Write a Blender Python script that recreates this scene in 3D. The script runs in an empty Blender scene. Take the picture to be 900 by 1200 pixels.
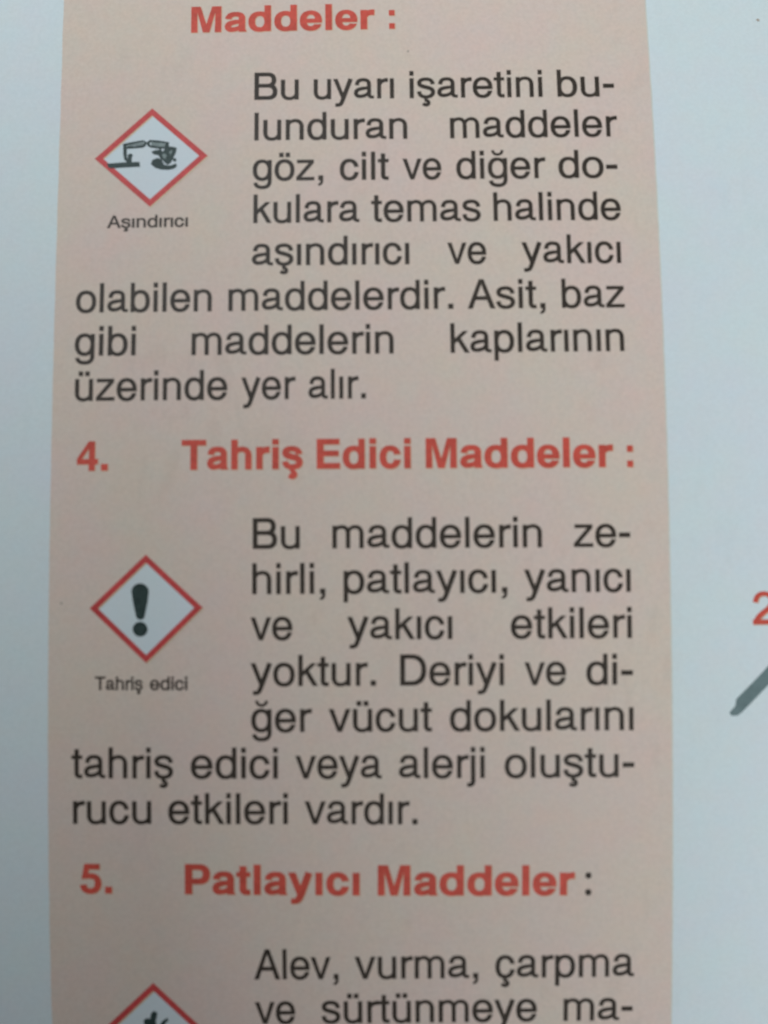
import bpy, math, random
from mathutils import Vector
from mathutils.geometry import delaunay_2d_cdt
random.seed(4)
C = bpy.context.scene
col = C.collection
MM = 0.001

# ------------------------------------------------------------------ camera
cam_data = bpy.data.cameras.new("camera")
cam = bpy.data.objects.new("camera", cam_data)
col.objects.link(cam)
PAGE_BEND = [0.0658706, 0.0027505, -8.5e-06, -3.09e-05, -0.0004981, 5.9e-06, 90.5797095, 0.0072711]            # slope at centre, bend, -, twist, cross bend, -, camera height (mm), turn of the book
CAM_H = PAGE_BEND[6]
cam.location = (0, 0, CAM_H * MM)
cam.rotation_euler = (0, 0, 0)
cam_data.sensor_width = 32.0
cam_data.lens = 32.0 * 1250 / 1200
cam_data.clip_start = 0.002
cam_data.clip_end = 20
cam_data.dof.use_dof = True
cam_data.dof.focus_distance = 0.1034
cam_data.dof.aperture_fstop = 13.0
C.camera = cam

# ------------------------------------------------------------------ light
world = bpy.data.worlds.new("World")
C.world = world
world.use_nodes = True
world.node_tree.nodes["Background"].inputs[0].default_value = (0.92, 1.0, 1.05, 1)
world.node_tree.nodes["Background"].inputs[1].default_value = 0.054

def area(name, loc, target, size, power, colour):
    l = bpy.data.lights.new(name, 'AREA')
    l.shape = 'DISK'; l.size = size; l.energy = power; l.color = colour
    o = bpy.data.objects.new(name, l); col.objects.link(o)
    o.location = loc
    o.rotation_euler = (Vector(target) - Vector(loc)).to_track_quat('-Z', 'Y').to_euler()
    return o
# two added cool soft lamps imitating the shade at lower left: the main one beyond the top of the page, a weaker one turned to the right
area("added_main_light", (-0.075, 0.149, 0.201), (0.083, 0.194, 0.0), 0.06, 0.66, (0.875, 0.952, 1.0))
area("added_side_light", (0.036, -0.072, 0.150), (0.447, -0.061, 0.0), 0.05, 0.335, (0.875, 0.952, 1.0))

C.view_settings.view_transform = 'Standard'
C.view_settings.look = 'None'
C.view_settings.exposure = 0.0
C.view_settings.gamma = 1.0
C.render.film_transparent = False
C.cycles.use_denoising = True

# ------------------------------------------------------------------ page surface (mm on the paper -> world)
A0, A1 = PAGE_BEND[0], PAGE_BEND[1]
K = PAGE_BEND[4]; TW = PAGE_BEND[3]; ROT = PAGE_BEND[7]
A2 = PAGE_BEND[2]
VC = 52.0; UC = 45.0
def _prof(v):
    n = 24
    vc = max(-VC, min(VC, v))
    y = z = 0.0
    for i in range(n):
        t = vc * (i + .5) / n
        a = A0 + A1 * t + A2 * t * t
        y += math.cos(a); z -= math.sin(a)
    y *= vc / n; z *= vc / n
    if v != vc:
        a = A0 + A1 * vc + A2 * vc * vc
        y += math.cos(a) * (v - vc); z -= math.sin(a) * (v - vc)
    return y, z
_T = [_prof(-200 + i * 0.5) for i in range(801)]
def prof(v):
    f = (v + 200) * 2; i = int(f); f -= i
    a, b = _T[i], _T[i + 1]
    return a[0] * (1 - f) + b[0] * f, a[1] * (1 - f) + b[1] * f
_cr, _sr = math.cos(ROT), math.sin(ROT)
def on_page(u, v, h=0.0):
    """a point of the paper (u to the right, v up the page, in mm) lifted h mm off it"""
    y, z = prof(v)
    uc = max(-UC, min(UC, u))
    z += K * (uc * uc + 2 * uc * (u - uc)) + TW * u * v
    a = A0 + A1 * max(-VC, min(VC, v))
    y += math.sin(a) * h; z += math.cos(a) * h
    return ((_cr * u - _sr * y) * MM, (_sr * u + _cr * y) * MM, z * MM)

# ------------------------------------------------------------------ materials
def page_normal(u, v):
    a = Vector(on_page(u + .5, v)) - Vector(on_page(u - .5, v)); b = Vector(on_page(u, v + .5)) - Vector(on_page(u, v - .5))
    return a.cross(b).normalized()
def new_mat(name):
    m = bpy.data.materials.new(name); m.use_nodes = True
    nt = m.node_tree
    return m, nt, nt.nodes["Principled BSDF"]

def noise(nt, coord, scale, detail=3, rough=0.6, w=None):
    n = nt.nodes.new('ShaderNodeTexNoise')
    n.inputs['Scale'].default_value = scale
    n.inputs['Detail'].default_value = detail
    n.inputs['Roughness'].default_value = rough
    nt.links.new(coord, n.inputs['Vector'])
    return n

def mixc(nt, fac, a, b, mode='MIX'):
    m = nt.nodes.new('ShaderNodeMix'); m.data_type = 'RGBA'; m.blend_type = mode
    for s, v in ((m.inputs[0], fac), (m.inputs[6], a), (m.inputs[7], b)):
        if isinstance(v, (tuple, float, int)):
            s.default_value = v if not isinstance(v, tuple) else (*v, 1)
        else:
            nt.links.new(v, s)
    return m.outputs[2]

def ramp(nt, val, lo, hi, a=0.0, b=1.0):
    r = nt.nodes.new('ShaderNodeMapRange')
    r.inputs[1].default_value = lo; r.inputs[2].default_value = hi
    r.inputs[3].default_value = a; r.inputs[4].default_value = b
    nt.links.new(val, r.inputs[0])
    return r.outputs[0]

def paper_like(name, base, mottle, grain, bump=0.25, rough=0.8, show=0.0, spec=0.12):
    """uncoated printed paper: cloudy colour drift, fine grain, faint show-through of the other side"""
    m, nt, b = new_mat(name)
    tc = nt.nodes.new('ShaderNodeTexCoord').outputs['Object']
    big = noise(nt, tc, 130, 3, 0.55)
    mid = noise(nt, tc, 520, 3, 0.6)
    fine = noise(nt, tc, 3200, 4, 0.65)
    # hue drift in cloudy blotches
    sep = nt.nodes.new('ShaderNodeSeparateColor'); nt.links.new(mid.outputs['Color'], sep.inputs[0])
    sep2 = nt.nodes.new('ShaderNodeSeparateColor'); nt.links.new(big.outputs['Color'], sep2.inputs[0])
    warm = tuple(min(1, c * k) for c, k in zip(base, (1 + mottle, 1 - mottle * .35, 1 - mottle * .9)))
    cool = tuple(min(1, c * k) for c, k in zip(base, (1 - mottle, 1 + mottle * .5, 1 + mottle * .8)))
    c = mixc(nt, ramp(nt, sep.outputs[0], .3, .7), warm, cool)
    warm2 = tuple(min(1, x * k) for x, k in zip(base, (1.0 + mottle * .6, 1 - mottle * .8, 1 + mottle * .3)))
    cool2 = tuple(min(1, x * k) for x, k in zip(base, (1.0 - mottle * .4, 1 + mottle * .5, 1 - mottle * .6)))
    c2 = mixc(nt, ramp(nt, sep2.outputs[1], .35, .65), warm2, cool2)
    c = mixc(nt, 0.5, c, c2)
    g = ramp(nt, fine.outputs[0], .3, .7, 1 - grain, 1 + grain)
    c = mixc(nt, 1.0, c, g, 'MULTIPLY')
    if show:
        # the lines printed on the other side of the sheet, very faint
        mp = nt.nodes.new('ShaderNodeMapping'); mp.inputs['Scale'].default_value = (700, 265, 700)
        nt.links.new(tc, mp.inputs[0])
        w = nt.nodes.new('ShaderNodeTexNoise'); w.inputs['Scale'].default_value = 1.0; w.inputs['Detail'].default_value = 1
        nt.links.new(mp.outputs[0], w.inputs['Vector'])
        patch = noise(nt, tc, 60, 1, .5)
        mm = nt.nodes.new('ShaderNodeMath'); mm.operation = 'MULTIPLY'
        nt.links.new(ramp(nt, w.outputs[0], .56, .68), mm.inputs[0])
        nt.links.new(ramp(nt, patch.outputs[0], .5, .62, 0, show), mm.inputs[1])
        c = mixc(nt, mm.outputs[0], c, tuple(x * .6 for x in base))
    nt.links.new(c, b.inputs['Base Color'])
    b.inputs['Roughness'].default_value = rough
    b.inputs['Specular IOR Level'].default_value = spec
    bp = nt.nodes.new('ShaderNodeBump'); bp.inputs['Strength'].default_value = bump
    bp.inputs['Distance'].default_value = 0.00002
    nt.links.new(fine.outputs[0], bp.inputs['Height'])
    nt.links.new(bp.outputs[0], b.inputs['Normal'])
    return m

def ink(name, base, var=0.12, rough=0.5):
    m, nt, b = new_mat(name)
    tc = nt.nodes.new('ShaderNodeTexCoord').outputs['Object']
    f = noise(nt, tc, 2600, 3, .6); g = noise(nt, tc, 420, 2, .5)
    c = mixc(nt, ramp(nt, f.outputs[0], .3, .7), tuple(x * (1 - var) for x in base), tuple(x * (1 + var) for x in base))
    c = mixc(nt, 1.0, c, ramp(nt, g.outputs[0], .3, .7, 1 - var * .8, 1 + var * .8), 'MULTIPLY')
    nt.links.new(c, b.inputs['Base Color'])
    b.inputs['Roughness'].default_value = rough
    b.inputs['Specular IOR Level'].default_value = 0.12
    return m

WHITE = (0.652, 0.705, 0.715)
M_paper = paper_like("white_paper", WHITE, 0.034, 0.034, show=0.045)
M_tint = paper_like("salmon_tint_print", (0.670, 0.540, 0.462), 0.050, 0.055, show=0.10)
M_field = paper_like("white_print_gap", (0.63, 0.68, 0.70), 0.03, 0.02)
M_fringe = ink("pale_yellow_fringe", (0.66, 0.53, 0.36), 0.05)
M_dark = ink("dark_print_ink", (0.048, 0.037, 0.029), 0.18)
M_red = ink("red_print_ink", (0.585, 0.088, 0.062), 0.12)
M_redfringe = ink("pale_orange_fringe", (0.66, 0.46, 0.31), 0.05)
M_border = ink("crimson_print_ink", (0.54, 0.070, 0.068), 0.12)
M_symbol = ink("black_green_ink", (0.036, 0.056, 0.052), 0.2)
M_symgrey = ink("grey_green_ink", (0.20, 0.24, 0.23), 0.15)
M_stroke = ink("slate_print_ink", (0.150, 0.205, 0.205), 0.08)
M_pages = paper_like("stacked_page_edges", (0.62, 0.62, 0.58), 0.03, 0.1)
M_speck = ink("brown_speck", (0.40, 0.34, 0.29), 0.1)
M_edge = ink("tint_edge_fringe", (0.62, 0.62, 0.55), 0.05)
M_wood, _nt, _b = new_mat("table_wood")
_tc = _nt.nodes.new('ShaderNodeTexCoord').outputs['Object']
_mp = _nt.nodes.new('ShaderNodeMapping'); _mp.inputs['Scale'].default_value = (3, 40, 3)
_nt.links.new(_tc, _mp.inputs[0])
_n = noise(_nt, _mp.outputs[0], 4, 5, .6)
_nt.links.new(mixc(_nt, ramp(_nt, _n.outputs[0], .3, .7), (0.30, 0.20, 0.12), (0.42, 0.30, 0.19)), _b.inputs['Base Color'])
_b.inputs['Roughness'].default_value = 0.45

# ------------------------------------------------------------------ object helpers
def link(name, verts, faces, mats, parent=None, midx=None, smooth=True, normals=None):
    me = bpy.data.meshes.new(name)
    me.from_pydata(verts, [], faces)
    for m in (mats if isinstance(mats, (list, tuple)) else [mats]):
        me.materials.append(m)
    if midx: me.polygons.foreach_set('material_index', midx)
    if smooth: me.polygons.foreach_set('use_smooth', [True] * len(me.polygons))
    me.update()
    if normals: me.normals_split_custom_set_from_vertices(normals)
    o = bpy.data.objects.new(name, me); col.objects.link(o)
    if parent: o.parent = parent
    return o
def empty(name, parent=None, label=None, loc=(0, 0, 0)):
    o = bpy.data.objects.new(name, None); col.objects.link(o)
    o.empty_display_size = 0.01; o.location = loc
    if parent: o.parent = parent
    if label: o['label'] = label
    return o

# ------------------------------------------------------------------ outlines: curves, strokes, unions
def sup(cx, cy, rx, ry, n=2.25, k=44):
    out = []
    for i in range(k):
        t = 2 * math.pi * i / k
        c, s = math.cos(t), math.sin(t)
        out.append((cx + rx * math.copysign(abs(c) ** (2 / n), c), cy + ry * math.copysign(abs(s) ** (2 / n), s)))
    return out
def rect(x0, y0, x1, y1): return [(x0, y0), (x1, y0), (x1, y1), (x0, y1)]
def dshape(x0, y0, x1, y1, rx, n=2.3, k=16):
    cy, ry = (y0 + y1) / 2, (y1 - y0) / 2
    pts = [(x0, y1), (x0, y0)]
    for i in range(k + 1):
        t = -math.pi / 2 + math.pi * i / k
        c, s = math.cos(t), math.sin(t)
        pts.append((x1 - rx + rx * abs(c) ** (2 / n), cy + ry * math.copysign(abs(s) ** (2 / n), s)))
    return pts
def stroke(p, widths, n=9):
    """outline round a centre line: p = [start, (c1,c2,end) or (end,)...], one width per node"""
    pts = [p[0]]; ws = [widths[0]]
    cur = p[0]
    for k, seg in enumerate(p[1:]):
        w0, w1 = widths[k], widths[k + 1]
        if len(seg) == 1:
            pts.append(seg[0]); ws.append(w1); cur = seg[0]
        else:
            a, b, c = seg
            for i in range(1, n + 1):
                t = i / n; m = 1 - t
                pts.append((m**3*cur[0] + 3*m*m*t*a[0] + 3*m*t*t*b[0] + t**3*c[0],
                            m**3*cur[1] + 3*m*m*t*a[1] + 3*m*t*t*b[1] + t**3*c[1]))
                ws.append(w0 + (w1 - w0) * t)
            cur = c
    L, R = [], []
    for i, (x, y) in enumerate(pts):
        a = pts[max(0, i - 1)]; b = pts[min(len(pts) - 1, i + 1)]
        dx, dy = b[0] - a[0], b[1] - a[1]; d = math.hypot(dx, dy) or 1
        nx, ny = -dy / d * ws[i] / 2, dx / d * ws[i] / 2
        L.append((x + nx, y + ny)); R.append((x - nx, y - ny))
    return L + R[::-1]
def inside(poly, x, y):
    r = False; j = len(poly) - 1
    for i in range(len(poly)):
        xi, yi = poly[i]; xj, yj = poly[j]
        if (yi > y) != (yj > y) and x < (xj - xi) * (y - yi) / (yj - yi) + xi: r = not r
        j = i
    return r
def inside_nz(poly, x, y):
    w = 0; j = len(poly) - 1
    for i in range(len(poly)):
        x0, y0 = poly[j]; x1, y1 = poly[i]; j = i
        if (y0 <= y) != (y1 <= y):
            s = (x1 - x0) * (y - y0) - (x - x0) * (y1 - y0)
            if y1 > y0 and s > 0: w += 1
            elif y1 < y0 and s < 0: w -= 1
    return w != 0
def grow(lp, d):
    if d == 0: return lp
    area2 = sum(lp[i - 1][0] * lp[i][1] - lp[i][0] * lp[i - 1][1] for i in range(len(lp)))
    s = 1 if area2 > 0 else -1
    out = []; n = len(lp)
    for i in range(n):
        a, b, c = lp[i - 1], lp[i], lp[(i + 1) % n]
        e1 = (b[0] - a[0], b[1] - a[1]); e2 = (c[0] - b[0], c[1] - b[1])
        l1 = math.hypot(*e1) or 1; l2 = math.hypot(*e2) or 1
        n1 = (e1[1] / l1 * s, -e1[0] / l1 * s); n2 = (e2[1] / l2 * s, -e2[0] / l2 * s)
        mx, my = n1[0] + n2[0], n1[1] + n2[1]; m = mx * mx + my * my
        k = 2 / m if m > .5 else 1.4
        k = min(k, 1.4)
        out.append((b[0] + mx * k * d, b[1] + my * k * d))
    return out
def fill(pieces):
    """pieces = [('+' or '-', loop)...] applied in order -> verts, triangles"""
    vs, es = [], []
    for s, lp in pieces:
        b = len(vs); n = len(lp)
        vs += [Vector(p) for p in lp]
        es += [(b + i, b + (i + 1) % n) for i in range(n)]
    r = delaunay_2d_cdt(vs, es, [], 0, 1e-4)
    V, F = r[0], r[2]
    box = [(min(p[0] for p in lp), max(p[0] for p in lp), min(p[1] for p in lp), max(p[1] for p in lp)) for s, lp in pieces]
    out = []
    for f in F:
        x = sum(V[i].x for i in f) / len(f); y = sum(V[i].y for i in f) / len(f)
        a = False
        for (s, lp), bb in zip(pieces, box):
            if a == (s == '+'): continue
            if bb[0] <= x <= bb[1] and bb[2] <= y <= bb[3] and inside_nz(lp, x, y): a = (s == '+')
        if a: out.append(tuple(f))
    used = sorted({i for f in out for i in f}); mp = {k: i for i, k in enumerate(used)}
    return [(V[i].x, V[i].y) for i in used], [tuple(mp[i] for i in f) for f in out]

# ------------------------------------------------------------------ the printed alphabet (units of 1/1000 em)
P_, N_ = '+', '-'
def flip(lp, cx, cy): return [(2 * cx - x, 2 * cy - y) for x, y in lp]
def mirror(lp, cx): return [(2 * cx - x, y) for x, y in lp]
def shift(pcs, dx, dy=0): return [(s, [(x + dx, y + dy) for x, y in lp]) for s, lp in pcs]
DOTS = lambda c: [(P_, rect(c - 127, 610, c - 35, 708)), (P_, rect(c + 35, 610, c + 127, 708))]
CED = lambda c, w=1.25: [(P_, stroke([(c - 5, 20), ((c - 22, -62),), ], [44 * w, 44 * w])),
                      (P_, stroke([(c - 40, -75), ((c + 60, -52), (c + 98, -195), (c - 10, -190)), ((c - 50, -189), (c - 60, -184), (c - 88, -172))], [46 * w, 62 * w, 44 * w]))]
def arch(x0, x1, top, w, join=330, y1=0, wt=68):
    mid = x0 + (x1 - x0) * .54
    cy = top - wt / 2
    return stroke([(x0 + 4, join), ((x0 + 4, join + (cy - join) * .66), (x0 + (mid - x0) * .45, cy), (mid, cy)),
                   ((mid + (x1 - mid) * .62, cy), (x1, cy - 62), (x1, cy - 165)), ((x1, y1),)], [w * .7, wt, w, w])
def R_glyphs():
    G = {}
    st = 86
    n_ = [(P_, rect(65, 0, 149, 523)), (P_, arch(107, 448, 538, 86))]
    G['n'] = (556, n_)
    G['u'] = (556, [(s, flip(l, 278, 261)) for s, l in n_])
    G['ü'] = (556, G['u'][1] + DOTS(278))
    G['h'] = (556, [(P_, rect(65, 0, 149, 718)), (P_, arch(107, 448, 538, 86))])
    G['m'] = (833, [(P_, rect(65, 0, 149, 523)), (P_, arch(107, 417, 538, 82)), (P_, arch(417, 728, 538, 82))])
    G['r'] = (333, [(P_, rect(75, 0, 159, 523)), (P_, stroke([(118, 280), ((118, 420), (190, 496), (334, 490))], [62, 86]))])
    G['ı'] = (222, [(P_, rect(68, 0, 154, 523))])
    G['i'] = (222, G['ı'][1] + [(P_, rect(68, 610, 154, 718))])
    G['l'] = (222, [(P_, rect(68, 0, 154, 718))])
    G['j'] = (222, [(P_, rect(69, 610, 155, 718)), (P_, stroke([(112, 523), ((112, -80),), ((112, -150), (80, -176), (-18, -172))], [86, 86, 74]))])
    o = [(P_, sup(278, 261, 243, 277)), (N_, sup(278, 261, 155, 203))]
    G['o'] = (556, o); G['ö'] = (556, o + DOTS(278))
    G['e'] = (556, [(P_, sup(277, 261, 239, 277)), (N_, sup(277, 261, 150, 205)), (N_, [(330, 228), (620, 228), (620, 140), (500, 165), (405, 165)]),
                    (P_, rect(80, 226, 514, 298)), ])
    G['c'] = (500, [(P_, sup(254, 261, 224, 277)), (N_, sup(254, 261, 136, 203)), (N_, [(280, 261), (385, 340), (520, 352), (520, 184), (385, 190)])])
    G['ç'] = (500, G['c'][1] + CED(258))
    b = [(P_, sup(292, 261, 225, 277)), (N_, sup(284, 261, 144, 205)), (P_, rect(58, 0, 140, 718))]
    G['b'] = (556, b)
    G['p'] = (556, b[:2] + [(P_, rect(58, -207, 140, 523))])
    G['d'] = (556, [(s, mirror(l, 278)) for s, l in b])
    g = [(P_, mirror(sup(292, 266, 225, 272), 278)), (N_, mirror(sup(284, 266, 144, 201), 278)), (P_, rect(418, -30, 500, 523)),
         (P_, stroke([(459, 5), ((459, -25),), ((459, -135), (390, -186), (275, -184)), ((160, -183), (108, -135), (100, -68))], [82, 82, 70, 80]))]
    G['g'] = (556, g)
    G['ğ'] = (556, g + [(P_, stroke([(160, 728), ((170, 590), (386, 590), (396, 728))], [50, 50]))])
    G['a'] = (556, [(P_, stroke([(106, 365), ((112, 465), (172, 502), (262, 502)), ((375, 502), (414, 455), (414, 380)), ((414, 120),), ((414, 55), (438, 28), (528, 32))], [84, 70, 84, 84, 58])),
                    (P_, stroke([(414, 318), ((385, 270), (320, 280), (235, 263)), ((140, 246), (82, 220), (80, 145)), ((79, 80), (125, 55), (190, 55)), ((300, 55), (414, 110), (414, 225))], [52, 72, 86, 74, 60]))])
    s = [(P_, stroke([(416, 372), ((408, 462), (345, 503), (248, 503)), ((150, 503), (80, 465), (80, 396)), ((80, 325), (150, 312), (248, 283)), ((350, 255), (422, 232), (422, 152)), ((422, 68), (345, 20), (250, 20)), ((145, 20), (82, 64), (74, 162))], [84, 70, 86, 84, 88, 70, 84]))]
    G['s'] = (500, s); G['ş'] = (500, s + CED(255))
    G['t'] = (278, [(P_, rect(14, 455, 257, 523)), (P_, stroke([(131, 669), ((131, 120),), ((131, 45), (150, 26), (257, 32))], [86, 86, 72]))])
    G['k'] = (500, [(P_, rect(67, 0, 151, 718)), (P_, [(140, 312), (140, 200), (475, 523), (370, 523)]), (P_, [(222, 305), (288, 362), (505, 0), (402, 0)])])
    G['z'] = (500, [(P_, [(31, 0), (469, 0), (469, 72), (138, 72), (455, 450), (455, 523), (48, 523), (48, 451), (346, 451), (31, 74)])])
    G['v'] = (500, [(P_, [(8, 523), (103, 523), (250, 108), (398, 523), (492, 523), (296, 0), (204, 0)])])
    G['y'] = (500, [(P_, [(10, 523), (105, 523), (262, 100), (300, 20), (214, 10)]),
                    (P_, stroke([(443, 523), ((268, 40),), ((228, -70),), ((200, -150), (175, -182), (62, -172))], [94, 92, 86, 74]))])
    G['A'] = (667, [(P_, [(14, 0), (285, 718), (387, 718), (654, 0), (550, 0), (476, 214), (187, 214), (113, 0)]), (N_, [(214, 292), (449, 292), (334, 612)])])
    G['B'] = (667, [(P_, dshape(74, 334, 597, 718, 195)), (P_, dshape(74, 0, 627, 412, 205)), (N_, dshape(168, 412, 502, 636, 112)), (N_, dshape(168, 82, 530, 330, 124))])
    G['D'] = (722, [(P_, dshape(81, 0, 674, 718, 330)), (N_, dshape(177, 83, 576, 635, 250))])
    G['T'] = (611, [(P_, rect(21, 636, 593, 718)), (P_, rect(259, 0, 353, 650))])
    G['.'] = (278, [(P_, rect(87, 0, 193, 108))])
    G[','] = (278, [(P_, rect(87, 0, 193, 108)), (P_, [(193, 40), (193, -20), (184, -80), (150, -125), (87, -147), (87, -104), (125, -82), (138, -45), (140, 20)])])
    G['-'] = (333, [(P_, rect(44, 230, 289, 324))])
    G['\x01'] = (278, [(P_, sup(139, 60, 70, 66, 2.6, 20)), (P_, sup(139, 470, 70, 66, 2.6, 20))])
    return G
def B_glyphs():
    G = {}
    G['M'] = (833, [(P_, [(69, 0), (69, 718), (275, 718), (419, 215), (560, 718), (765, 718), (765, 0), (629, 0), (629, 560), (488, 0), (347, 0), (205, 560), (205, 0)])])
    G['T'] = (611, [(P_, rect(14, 596, 598, 718)), (P_, rect(231, 0, 381, 620))])
    G['E'] = (667, [(P_, rect(76, 0, 226, 718)), (P_, rect(200, 0, 621, 124)), (P_, rect(200, 309, 587, 430)), (P_, rect(200, 594, 607, 718))])
    G['P'] = (667, [(P_, rect(76, 0, 226, 718)), (P_, dshape(76, 245, 626, 718, 225)), (N_, dshape(226, 368, 480, 596, 110))])
    G['l'] = (278, [(P_, rect(69, 0, 209, 718))])
    G['ı'] = (278, [(P_, rect(69, 0, 209, 532))])
    G['i'] = (278, G['ı'][1] + [(P_, rect(69, 600, 209, 725))])
    G['h'] = (611, [(P_, rect(65, 0, 205, 718)), (P_, arch(135, 476, 546, 140, 300, 0, 112))])
    G['r'] = (389, [(P_, rect(64, 0, 204, 532)), (P_, stroke([(134, 250), ((134, 400), (220, 486), (376, 470))], [110, 142]))])
    G['e'] = (556, [(P_, sup(275, 266, 252, 280)), (N_, sup(275, 272, 112, 172)), (N_, [(330, 215), (620, 215), (620, 120), (520, 152), (372, 152)]), (P_, rect(60, 213, 524, 312))])
    G['c'] = (556, [(P_, sup(282, 266, 248, 280)), (N_, sup(282, 266, 106, 165)), (N_, [(300, 266), (392, 340), (560, 350), (560, 192), (392, 198)])])
    b = [(P_, sup(318, 266, 260, 280)), (N_, sup(318, 266, 118, 168)), (P_, rect(62, 0, 198, 718))]
    G['d'] = (611, [(s, mirror(l, 305)) for s, l in b])
    G['a'] = (556, [(P_, stroke([(110, 365), ((115, 450), (180, 490), (272, 490)), ((390, 490), (428, 450), (428, 378)), ((428, 0),)], [138, 112, 138, 138])), (P_, [(420, 0), (524, 0), (524, 22), (502, 50), (497, 120), (420, 120)]),
                    (P_, stroke([(428, 300), ((390, 265), (320, 285), (245, 262)), ((150, 238), (98, 215), (98, 140)), ((97, 85), (135, 55), (200, 57)), ((300, 60), (428, 100), (428, 230))], [80, 112, 136, 112, 90]))])
    s = [(P_, stroke([(440, 362), ((430, 450), (350, 490), (268, 490)), ((160, 490), (103, 455), (103, 395)), ((103, 325), (190, 312), (275, 290)), ((370, 265), (450, 235), (450, 158)), ((450, 76), (370, 42), (272, 42)), ((160, 42), (108, 90), (98, 170))], [136, 112, 138, 136, 140, 112, 136]))]
    G['s'] = (556, s); G['ş'] = (556, s + CED(280, 1.9))
    G['t'] = (333, [(P_, rect(10, 436, 309, 532)), (P_, stroke([(154, 676), ((154, 140),), ((154, 60), (180, 46), (309, 52))], [140, 140, 112]))])
    G['y'] = (556, [(P_, [(10, 532), (162, 532), (290, 150), (320, 40), (210, 10)]),
                    (P_, stroke([(468, 532), ((310, 60),), ((262, -60),), ((232, -140), (200, -166), (78, -156))], [142, 146, 140, 112]))])
    G['.'] = (278, [(P_, rect(64, 0, 214, 146))])
    G[':'] = (333, [(P_, rect(97, 0, 237, 140)), (P_, rect(97, 376, 237, 514))])
    G['4'] = (556, [(P_, [(310, 710), (452, 710), (452, 275), (526, 275), (526, 158), (452, 158), (452, 0), (316, 0), (316, 158), (24, 158), (24, 285)]), (N_, [(316, 275), (130, 275), (316, 545)])])
    G['5'] = (556, [(P_, [(122, 700), (475, 700), (475, 580), (218, 580), (200, 440), (90, 345), (60, 345)]),
                    (P_, stroke([(128, 372), ((180, 415), (230, 412), (270, 412)), ((390, 412), (446, 345), (446, 232)), ((446, 105), (370, 42), (262, 42)), ((160, 42), (98, 90), (92, 190))], [80, 118, 142, 116, 142]))])
    G['2'] = (556, [(P_, rect(26, 0, 511, 104)), (P_, stroke([(92, 470), ((104, 590), (170, 652), (272, 652)), ((380, 652), (440, 585), (440, 495)), ((440, 385), (370, 335), (280, 270)), ((170, 190), (110, 130), (100, 30))], [112, 96, 118, 108, 125]))])
    return G
GLYPH = {'R': R_glyphs(), 'B': B_glyphs()}
_cache = {}
INK_SPREAD = {'R': 11, 'B': 10, 'C': 21, 'N': 0}
def glyph(face, ch):
    k = (face, ch)
    if k not in _cache:
        adv, pcs = GLYPH['B' if face in 'BN' else 'R'].get(ch) or GLYPH['R'][ch]
        g = INK_SPREAD[face]
        _cache[k] = (adv,) + fill([(s, grow(lp, g if s == '+' else -g)) for s, lp in pcs])
    return _cache[k]

def word_mesh(name, text, face, u0, v0, u1, v1, em, parent, h, mat, fringe=None, label=None):
    pen = 0; parts = []
    for i, ch in enumerate(text):
        adv, V, F = glyph(face, ch)
        parts.append((pen, V, F)); pen += adv
    lo = min(p + x for p, V, F in parts for x, y in V); hi = max(p + x for p, V, F in parts for x, y in V)
    sx = math.hypot(u1 - u0, v1 - v0) / (hi - lo)
    dx, dy = (u1 - u0), (v1 - v0); d = math.hypot(dx, dy); dx /= d; dy /= d
    verts, faces, mi, nrm = [], [], [], []
    nw = page_normal((u0 + u1) / 2, v0)
    layers = ([(0.075, -0.065, h - 0.008, 1)] if fringe else []) + [(0, 0, h, 0)]
    for ou, ov, hh, m in layers:
        for pen, V, F in parts:
            b = len(verts)
            jy = random.uniform(-.006, .006)
            for x, y in V:
                a = (pen + x - lo) * sx; c = y * em / 1000
                verts.append(on_page(u0 + dx * a - dy * c + ou, v0 + dy * a + dx * c + jy + ov, hh))
            nrm += [nw] * len(V)
            faces += [tuple(b + i for i in f) for f in F]; mi += [m] * len(F)
    o = link(name, verts, faces, [mat, fringe] if fringe else [mat], parent, mi, normals=nrm)
    if label: o['label'] = label
    return o

# ------------------------------------------------------------------ table and textbook
TABLE_Z = -0.040
t = 0.02
link('table_top', [(x, y, z) for z in (TABLE_Z - t, TABLE_Z) for y in (-0.4, 0.4) for x in (-0.5, 0.6)],
     [(4, 5, 7, 6), (0, 2, 3, 1), (0, 1, 5, 4), (2, 6, 7, 3), (0, 4, 6, 2), (1, 3, 7, 5)], M_wood, smooth=False)['kind'] = 'structure'

book = empty('textbook', None, 'open school textbook page with a salmon column of Turkish hazard text and red diamond pictograms', (0, 0, 0))
book['category'] = 'textbook'

U0, U1, V0, V1 = -46, 144, -122, 118
def sheet(name, us, vs, h, mat, parent, thick=0.0):
    """a piece of the page's surface; with thick it is a closed slab"""
    verts = []; faces = []
    nu, nv = len(us), len(vs)
    for layer in ([h] if not thick else [h, h - thick]):
        for v in vs:
            for u in us: verts.append(on_page(u, v, layer))
    for j in range(nv - 1):
        for i in range(nu - 1):
            a = j * nu + i
            faces.append((a, a + 1, a + nu + 1, a + nu))
            if thick:
                b = a + nu * nv; faces.append((b, b + nu, b + nu + 1, b + 1))
    if thick:
        o_ = nu * nv
        for i in range(nu - 1):
            faces.append((i, o_ + i, o_ + i + 1, i + 1)); a = (nv - 1) * nu + i
            faces.append((a, a + 1, o_ + a + 1, o_ + a))
        for j in range(nv - 1):
            a = j * nu; faces.append((a, a + nu, o_ + a + nu, o_ + a)); a = j * nu + nu - 1
            faces.append((a, o_ + a, o_ + a + nu, a + nu))
    return link(name, verts, faces, mat, parent)
rng = lambda a, b, s: [a + (b - a) * i / max(1, round((b - a) / s)) for i in range(max(1, round((b - a) / s)) + 1)]
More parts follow.
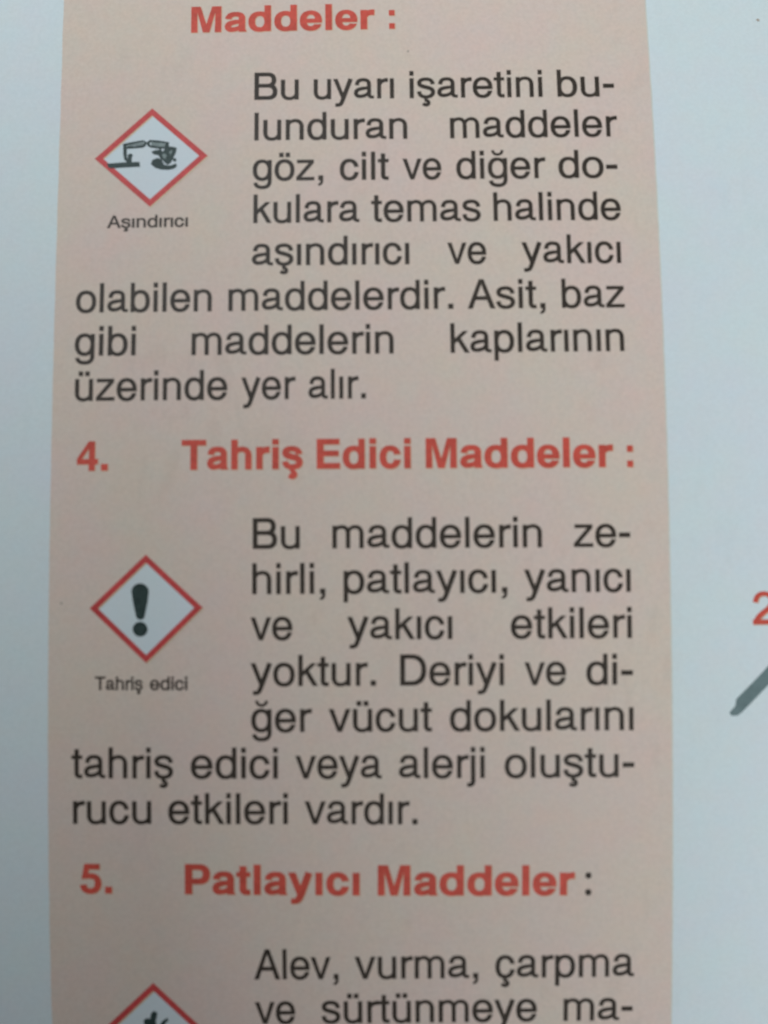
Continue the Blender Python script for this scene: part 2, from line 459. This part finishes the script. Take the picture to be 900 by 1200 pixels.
page = sheet('page', rng(U0, U1, 1.0), rng(V0, V1, 1.0), 0.0, M_paper, book, 0.09)
# the rest of the pages: a block under the sheet, flat at the bottom, its sides stepped sheet by sheet
def block():
    us, vs = rng(U0, U1, 5), rng(V0, V1, 5)
    ring = [(u, V0) for u in us] + [(U1, v) for v in vs[1:]] + [(u, V1) for u in us[::-1][1:]] + [(U0, v) for v in vs[::-1][1:-1]]
    verts, faces = [], []; n = len(ring); L = 41
    for k in range(L):
        off = 0.25 * (k % 2) + 0.0
        for u, v in ring:
            x, y, z = on_page(u - math.copysign(off, u - 49), v - math.copysign(off, v), -0.10)
            f = k / (L - 1)
            verts.append((x, y, z * (1 - f) + (TABLE_Z) * f))
    for k in range(L - 1):
        for i in range(n):
            a, b = k * n + i, k * n + (i + 1) % n
            faces.append((a, a + n, b + n, b))
    faces.append(tuple((L - 1) * n + i for i in range(n))[::-1])
    b0 = len(verts); nu = len(us)
    for v in vs:
        for u in us:
            verts.append(on_page(min(U1 - .1, max(U0 + .1, u)), min(V1 - .1, max(V0 + .1, v)), -0.14))
    for j in range(len(vs) - 1):
        for i in range(nu - 1):
            a = b0 + j * nu + i; faces.append((a, a + 1, a + nu + 1, a + nu))
    return link('page_block', verts, faces, M_pages, book, smooth=False)
block()

SH = {'diamonds': [[(-20.327, 36.199), (-15.362, 31.708), (-20.319, 27.08), (-25.261, 31.552)], [(-20.242, -3.526), (-15.441, -7.988), (-20.197, -12.591), (-24.963, -8.002)], [(-19.866, -39.875), (-15.127, -44.484), (-20.097, -49.416), (-24.855, -44.574)]], 'corr_dark': [[(-24.2, 31.06), (-22.812, 31.149), (-21.356, 31.182), (-21.305, 30.782), (-22.799, 30.722), (-23.876, 30.655), (-24.082, 30.744)], [(-22.811, 32.895), (-22.192, 33.027), (-21.048, 33.222), (-20.951, 33.12), (-22.188, 32.883), (-22.562, 32.718), (-22.524, 32.344), (-22.47, 31.457), (-22.657, 31.375), (-22.767, 31.891)], [(-22.559, 32.632), (-21.775, 32.647), (-20.862, 32.831), (-20.832, 32.716), (-21.098, 32.563), (-21.771, 32.503), (-22.5, 32.473)], [(-20.952, 33.178), (-20.786, 33.031), (-20.832, 32.716), (-20.966, 32.69), (-20.961, 33.005)], [(-22.579, 31.488), (-22.365, 31.541), (-22.374, 31.855), (-22.162, 31.98), (-21.969, 31.877), (-22.068, 31.564), (-22.055, 31.108), (-22.433, 31.114)], [(-20.771, 32.973), (-20.467, 33.227), (-20.304, 33.195), (-20.501, 32.997), (-20.455, 32.767), (-20.289, 32.621), (-20.341, 32.536), (-20.642, 32.713)], [(-20.44, 33.226), (-19.627, 33.155), (-18.787, 32.997), (-18.797, 32.854), (-19.624, 33.011), (-20.409, 33.082)], [(-20.453, 32.71), (-19.612, 32.552), (-18.87, 32.54), (-18.868, 32.454), (-19.609, 32.437), (-20.422, 32.566)], [(-19.016, 33.001), (-18.786, 32.968), (-18.812, 32.367), (-18.653, 31.893), (-18.263, 32.53), (-18.086, 32.441), (-18.171, 32.014), (-18.402, 31.504), (-18.555, 31.136), (-18.792, 30.941), (-19.037, 31.058), (-19.231, 31.289), (-19.479, 31.521), (-19.731, 31.925), (-19.794, 32.269), (-19.473, 32.378), (-19.331, 32.09), (-19.147, 32.287), (-19.099, 32.543)], [(-20.301, 30.993), (-20.175, 31.361), (-19.748, 31.525), (-19.422, 31.406), (-19.281, 31.148), (-19.168, 30.89), (-18.628, 30.796), (-18.094, 30.986), (-18.049, 30.758), (-18.287, 30.563), (-18.754, 30.457), (-19.427, 30.496), (-19.943, 30.675)], [(-18.442, 31.504), (-18.132, 31.471), (-18.1, 31.243), (-18.301, 31.217)], [(-18.992, 32.542), (-18.723, 32.595), (-18.331, 32.531), (-18.654, 31.964), (-18.921, 31.826)], [(-19.876, 32.299), (-20.276, 32.134), (-20.109, 31.931), (-19.648, 31.809)]], 'corr_grey': [[(-22.455, 32.773), (-21.043, 33.035), (-20.944, 32.89), (-21.778, 32.733), (-22.425, 32.658)], [(-20.354, 33.052), (-19.622, 32.954), (-19.079, 32.83), (-19.155, 32.602), (-19.614, 32.609), (-20.346, 32.736)], [(-19.352, 31.833), (-19.14, 31.972), (-18.947, 31.798), (-19.019, 31.428), (-19.236, 31.517)], [(-18.712, 32.108), (-18.5, 32.276), (-18.443, 32.132), (-18.65, 31.793)]], 'exclam': [[(-19.978, -6.616), (-20.0, -6.447), (-20.063, -6.288), (-20.165, -6.147), (-20.298, -6.034), (-20.455, -5.954), (-20.628, -5.912), (-20.806, -5.911), (-20.978, -5.951), (-21.135, -6.029), (-21.268, -6.141), (-21.368, -6.28), (-21.431, -6.439), (-21.451, -6.608), (-21.319, -7.507), (-21.058, -8.688), (-21.031, -8.796), (-20.952, -8.887), (-20.835, -8.949), (-20.696, -8.971), (-20.558, -8.951), (-20.441, -8.89), (-20.363, -8.799), (-20.335, -8.691), (-20.092, -7.514)], [(-20.076, -9.781), (-20.098, -9.943), (-20.161, -10.094), (-20.261, -10.224), (-20.392, -10.323), (-20.544, -10.385), (-20.708, -10.405), (-20.872, -10.383), (-21.024, -10.32), (-21.155, -10.219), (-21.256, -10.089), (-21.319, -9.937), (-21.341, -9.775), (-21.32, -9.613), (-21.257, -9.462), (-21.156, -9.332), (-21.025, -9.233), (-20.873, -9.171), (-20.709, -9.151), (-20.545, -9.173), (-20.393, -9.236), (-20.262, -9.337), (-20.161, -9.467), (-20.098, -9.619)]], 'boom': [[(-20.095, -42.537), (-19.882, -42.308), (-19.605, -42.457), (-19.662, -42.786), (-19.77, -43.216), (-19.614, -43.822), (-19.929, -44.205), (-20.408, -43.829), (-20.704, -43.426), (-20.733, -43.123), (-20.472, -42.944), (-20.18, -43.017)], [(-19.363, -43.567), (-19.109, -43.16), (-18.738, -42.93), (-18.667, -43.056), (-18.93, -43.335), (-19.101, -43.818), (-19.275, -43.946)], [(-20.225, -43.827), (-19.73, -43.57), (-19.25, -43.945), (-19.021, -44.578), (-19.768, -45.093), (-20.493, -44.718)], [(-21.462, -44.347), (-20.847, -44.214), (-20.731, -44.466), (-21.347, -44.6)], [(-18.639, -43.94), (-18.023, -43.682), (-17.967, -43.872), (-18.523, -44.193)]], 'stroke': [[(29.091, -17.202), (29.282, -17.466), (29.785, -17.459), (30.208, -17.161), (32.428, -14.955), (36.359, -11.132), (37.96, -9.21), (37.272, -8.509), (35.828, -9.742), (32.43, -13.354), (31.943, -13.873), (31.087, -14.732), (29.694, -16.08), (29.63, -16.644)]], 'edgeL': [(-2.301944379957835e-06, -8.247938115843887e-05, 0.004165387770112372, -28.482978077232172)], 'edgeR': [(-8.69042778201824e-07, -8.686650989261507e-05, 0.0003847716451665, 24.21378657127222)], 'ghost': [(-27.439, -7.564), (2.438, 41.524), (34.195, 44.675), (-7.622, -4.65), (8.747, -36.122)]}
def pv(c, v): return ((c[0] * v + c[1]) * v + c[2]) * v + c[3]
def band(name, fl, fr, n, h, mat, parent, v0=-64.0, v1=60.0):
    vs = rng(v0, v1, 1.0); verts = []; faces = []
    for v in vs:
        a, b = fl(v), fr(v)
        for i in range(n + 1): verts.append(on_page(a + (b - a) * i / n, v, h))
    for j in range(len(vs) - 1):
        for i in range(n):
            a = j * (n + 1) + i; faces.append((a, a + 1, a + n + 2, a + n + 1))
    return link(name, verts, faces, mat, parent)
cv = lambda v: max(-44.0, min(48.0, v))
eL = lambda v: pv(SH['edgeL'][0], cv(v)) + 0.012 * math.sin(v * 5.1) + 0.008 * math.sin(v * 13.7)
eR = lambda v: pv(SH['edgeR'][0], cv(v)) + 0.012 * math.sin(v * 4.3 + 1) + 0.008 * math.sin(v * 11.1)
tint = band('tinted_column', eL, eR, 54, 0.012, M_tint, book)
tint['label'] = 'salmon tinted printed column down the page'
e1 = band('edge_fringe', lambda v: eR(v) - .02, lambda v: eR(v) + .11, 1, 0.006, M_edge, tint)

# ------------------------------------------------------------------ pictograms
def poly_mesh(name, loops, h, mat, parent, fringe=None, off=(0.095, -0.095), raw=None):
    pcs = raw or [(P_, l) for l in loops]
    V, F = fill(pcs)
    verts, faces, mi, nrm = [], [], [], []
    for ou, ov, hh, m in (([(off[0], off[1], h - .008, 1)] if fringe else []) + [(0, 0, h, 0)]):
        b = len(verts)
        verts += [on_page(x + ou, y + ov, hh) for x, y in V]
        nrm += [page_normal(x, y) for x, y in V]
        faces += [tuple(b + i for i in f) for f in F]; mi += [m] * len(F)
    return link(name, verts, faces, [mat, fringe] if fringe else [mat], parent, mi, normals=nrm)
def densify(lp, s=0.6):
    out = []
    for i, a in enumerate(lp):
        b = lp[(i + 1) % len(lp)]; n = max(1, int(math.hypot(b[0]-a[0], b[1]-a[1]) / s))
        out += [(a[0] + (b[0]-a[0]) * k / n, a[1] + (b[1]-a[1]) * k / n) for k in range(n)]
    return out
def inner(lp, w):
    """the loop moved inwards by w"""
    cx = sum(p[0] for p in lp) / 4; cy = sum(p[1] for p in lp) / 4
    lines = []
    for i in range(4):
        a, b = lp[i], lp[(i + 1) % 4]
        d = math.hypot(b[0]-a[0], b[1]-a[1]); nx, ny = -(b[1]-a[1]) / d, (b[0]-a[0]) / d
        if (cx - a[0]) * nx + (cy - a[1]) * ny < 0: nx, ny = -nx, -ny
        lines.append(((a[0] + nx * w, a[1] + ny * w), (b[0]-a[0], b[1]-a[1])))
    out = []
    for i in range(4):
        (p, r), (q_, s) = lines[i - 1], lines[i]
        k = r[0] * s[1] - r[1] * s[0]; t_ = ((q_[0]-p[0]) * s[1] - (q_[1]-p[1]) * s[0]) / k
        out.append((p[0] + r[0] * t_, p[1] + r[1] * t_))
    return out
names = ['red bordered diamond with the corrosion symbol, two tubes dripping on a slab and a hand',
         'red bordered diamond with a black exclamation mark',
         'red bordered diamond cut off at the bottom with the top of a bursting symbol']
for k, lp in enumerate(SH['diamonds']):
    fld = poly_mesh('warning_diamond', None, 0.022, M_field, book, raw=[(P_, densify(inner(lp, 0.30)))])
    fld['label'] = names[k]
    poly_mesh('red_border', None, 0.040, M_border, fld, M_fringe, raw=[(P_, densify(inner(lp, -0.035))), (N_, densify(inner(lp, (0.47, 0.46, 0.47)[k])))])
    if k == 0:
        poly_mesh('symbol', [grow(l, 0.022) for l in SH['corr_dark']], 0.050, M_symbol, fld)
        poly_mesh('symbol_tone', SH['corr_grey'], 0.0535, M_symgrey, fld)
    elif k == 1:
        poly_mesh('symbol', SH['exclam'], 0.050, M_symbol, fld)
    else:
        poly_mesh('symbol', [grow(l, 0.03) for l in SH['boom']], 0.050, M_symbol, fld)

# ------------------------------------------------------------------ print
TEXT = [('heading', 'red bold heading line at the top of the column, reading Maddeler', 'B', [[('Maddeler', -17.042, 43.569, -0.513, 43.741), (':', 0.776, 43.76, 1.305, 43.768)]]),
('paragraph', 'upper paragraph of dark print beside the corrosion pictogram', 'R', [[('Bu', -11.263, 36.967, -7.303, 36.973), ('uyarı', -5.982, 36.976, 1.169, 37.001), ('işaretini', 2.548, 37.007, 14.384, 37.084), ('bu-', 15.705, 37.095, 20.799, 37.142)], [('lunduran', -11.218, 33.124, 2.304, 33.161), ('maddeler', 6.085, 33.183, 20.94, 33.322)], [('göz,', -11.328, 29.354, -5.115, 29.35), ('cilt', -3.676, 29.351, 0.639, 29.357), ('ve', 1.852, 29.36, 5.26, 29.371), ('diğer', 6.571, 29.376, 14.444, 29.419), ('do-', 15.57, 29.427, 20.797, 29.469)], [('kulara', -11.231, 25.469, -1.946, 25.47), ('temas', -0.926, 25.472, 8.654, 25.501), ('halinde', 9.765, 25.506, 20.943, 25.577)], [('aşındırıcı', -11.331, 21.61, 2.372, 21.62), ('ve', 5.669, 21.624, 9.065, 21.628), ('yakıcı', 12.122, 21.633, 20.809, 21.649)], [('olabilen', -26.604, 17.567, -14.769, 17.569), ('maddelerdir.', -13.334, 17.57, 6.129, 17.611), ('Asit,', 7.361, 17.615, 14.103, 17.64), ('baz', 15.523, 17.646, 20.992, 17.67)], [('gibi', -26.62, 13.755, -21.32, 13.725), ('maddelerin', -16.483, 13.707, 0.936, 13.7), ('kaplarının', 5.832, 13.716, 20.836, 13.812)], [('üzerinde', -26.518, 9.786, -13.361, 9.783), ('yer', -12.174, 9.784, -7.503, 9.788), ('alır.', -6.406, 9.79, -1.471, 9.797)]]),
('heading', 'red bold numbered heading in the middle, reading 4. Tahriş Edici Maddeler', 'B', [[('4.', -26.243, 3.739, -23.563, 3.742), ('Tahriş', -17.255, 3.748, -6.886, 3.752), ('Edici', -5.708, 3.752, 2.309, 3.749), ('Maddeler', 3.581, 3.748, 19.597, 3.727), (':', 20.797, 3.725, 21.294, 3.724)]]),
('paragraph', 'middle paragraph of dark print beside the exclamation mark pictogram', 'R', [[('Bu', -11.159, -3.024, -7.154, -3.029), ('maddelerin', -4.405, -3.032, 13.391, -3.063), ('ze-', 16.09, -3.068, 20.904, -3.079)], [('hirli,', -11.199, -6.857, -5.001, -6.858), ('patlayıcı,', -3.47, -6.859, 10.397, -6.873), ('yanıcı', 11.799, -6.876, 20.872, -6.894)], [('ve', -11.353, -10.734, -7.81, -10.733), ('yakıcı', -3.183, -10.734, 5.699, -10.744), ('etkileri', 10.631, -10.754, 20.899, -10.783)], [('yoktur.', -11.368, -14.595, -0.775, -14.621), ('Deriyi', 1.253, -14.628, 10.019, -14.666), ('ve', 11.741, -14.675, 15.267, -14.694), ('di-', 16.971, -14.705, 20.934, -14.73)], [('ğer', -11.331, -18.472, -6.196, -18.471), ('vücut', -4.801, -18.471, 3.92, -18.484), ('dokularını', 5.408, -18.487, 20.943, -18.552)], [('tahriş', -26.602, -22.294, -17.943, -22.341), ('edici', -16.467, -22.348, -9.103, -22.383), ('veya', -7.634, -22.389, -0.35, -22.419), ('alerji', 1.087, -22.424, 8.324, -22.448), ('oluştu-', 10.0, -22.453, 20.962, -22.481)], [('rucu', -26.487, -26.155, -19.827, -26.168), ('etkileri', -18.399, -26.173, -8.291, -26.222), ('vardır.', -6.887, -26.231, 2.641, -26.308)]]),
('heading', 'red bold numbered heading lower down, reading 5. Patlayıcı Maddeler with a dark colon', 'B', [[('5.', -25.978, -32.058, -23.241, -32.09), ('Patlayıcı', -17.063, -32.158, -2.294, -32.308), ('Maddeler', -0.768, -32.322, 15.885, -32.464), ('\x01', 16.78, -32.471, 17.256, -32.475)]]),
('paragraph', 'lowest paragraph of dark print, cut off by the photo edge', 'R', [[('Alev,', -11.283, -39.51, -4.125, -39.507), ('vurma,', -2.773, -39.507, 7.698, -39.513), ('çarpma', 9.135, -39.515, 20.916, -39.534)], [('ve', -11.249, -43.41, -7.83, -43.381), ('sürtünmeye', -5.615, -43.365, 12.669, -43.327), ('ma-', 14.92, -43.334, 20.819, -43.364)]]),
('caption', 'small caption Aşındırıcı under the corrosion pictogram', 'C', [[('Aşındırıcı', -24.062, 25.144, -16.947, 25.198)]]),
('caption', 'small caption Tahriş edici under the exclamation mark pictogram', 'C', [[('Tahriş', -24.558, -14.878, -20.492, -14.892), ('edici', -19.897, -14.894, -16.705, -14.906)]]),
('numeral', 'red bold numeral two at the right edge of the photo', 'N', [[('2', 31.245, -9.799, 33.224, -9.779)]])]
EM = {'R': 3.55, 'B': 3.50, 'C': 1.52, 'N': 4.0}
ROW = ['first', 'second', 'third', 'fourth', 'fifth', 'sixth', 'seventh', 'eighth']
for name, label, st, lines in TEXT:
    if st in 'N':
        w = lines[0][0]
        word_mesh('numeral', w[0], 'N', *w[1:], EM[st], book, 0.024, M_red, M_redfringe, label)
        continue
    grp = empty(name, book, label)
    for li, words in enumerate(lines):
        for w in words:
            face = st
            dark = st != 'B' or w[0] == '\x01'
            nm = 'colon' if w[0] in ':\x01' else 'word'
            lb = ('dark colon after the red heading' if w[0] == '\x01' else None) if nm == 'colon' else \
                 'printed word %s in the %s line' % (w[0].strip('.,'), ROW[li]) if len(lines) > 1 else 'printed word %s' % w[0].strip(',')
            if nm == 'colon':
                # dots keep their own proportions
                cu = (w[1] + w[3]) / 2; half = (0.070 if w[0] == '\x01' else 0.070) * EM['R'] * 1.05
                word_mesh(nm, w[0], face, cu - half, w[2], cu + half, w[4], EM[st], grp, 0.024, M_dark if dark else M_red, None if dark else M_redfringe, lb)
            else:
                word_mesh(nm, w[0], face, *w[1:], EM[st], grp, 0.024, M_dark if dark else M_red, None if dark else M_redfringe, lb)

ill = poly_mesh('illustration_stroke', SH['stroke'], 0.02, M_stroke, book)
ill['label'] = 'slate grey printed stroke slanting in from the right edge'
for k, (u, v) in enumerate(SH['ghost'][:3]):
    r = (0.13, 0.11, 0.16)[k]
    lp = [(u + r * math.cos(a * .7) * random.uniform(.7, 1.2), v + r * math.sin(a * .7) * random.uniform(.7, 1.2)) for a in range(9)]
    poly_mesh('speck', [lp], 0.020, M_speck, book)
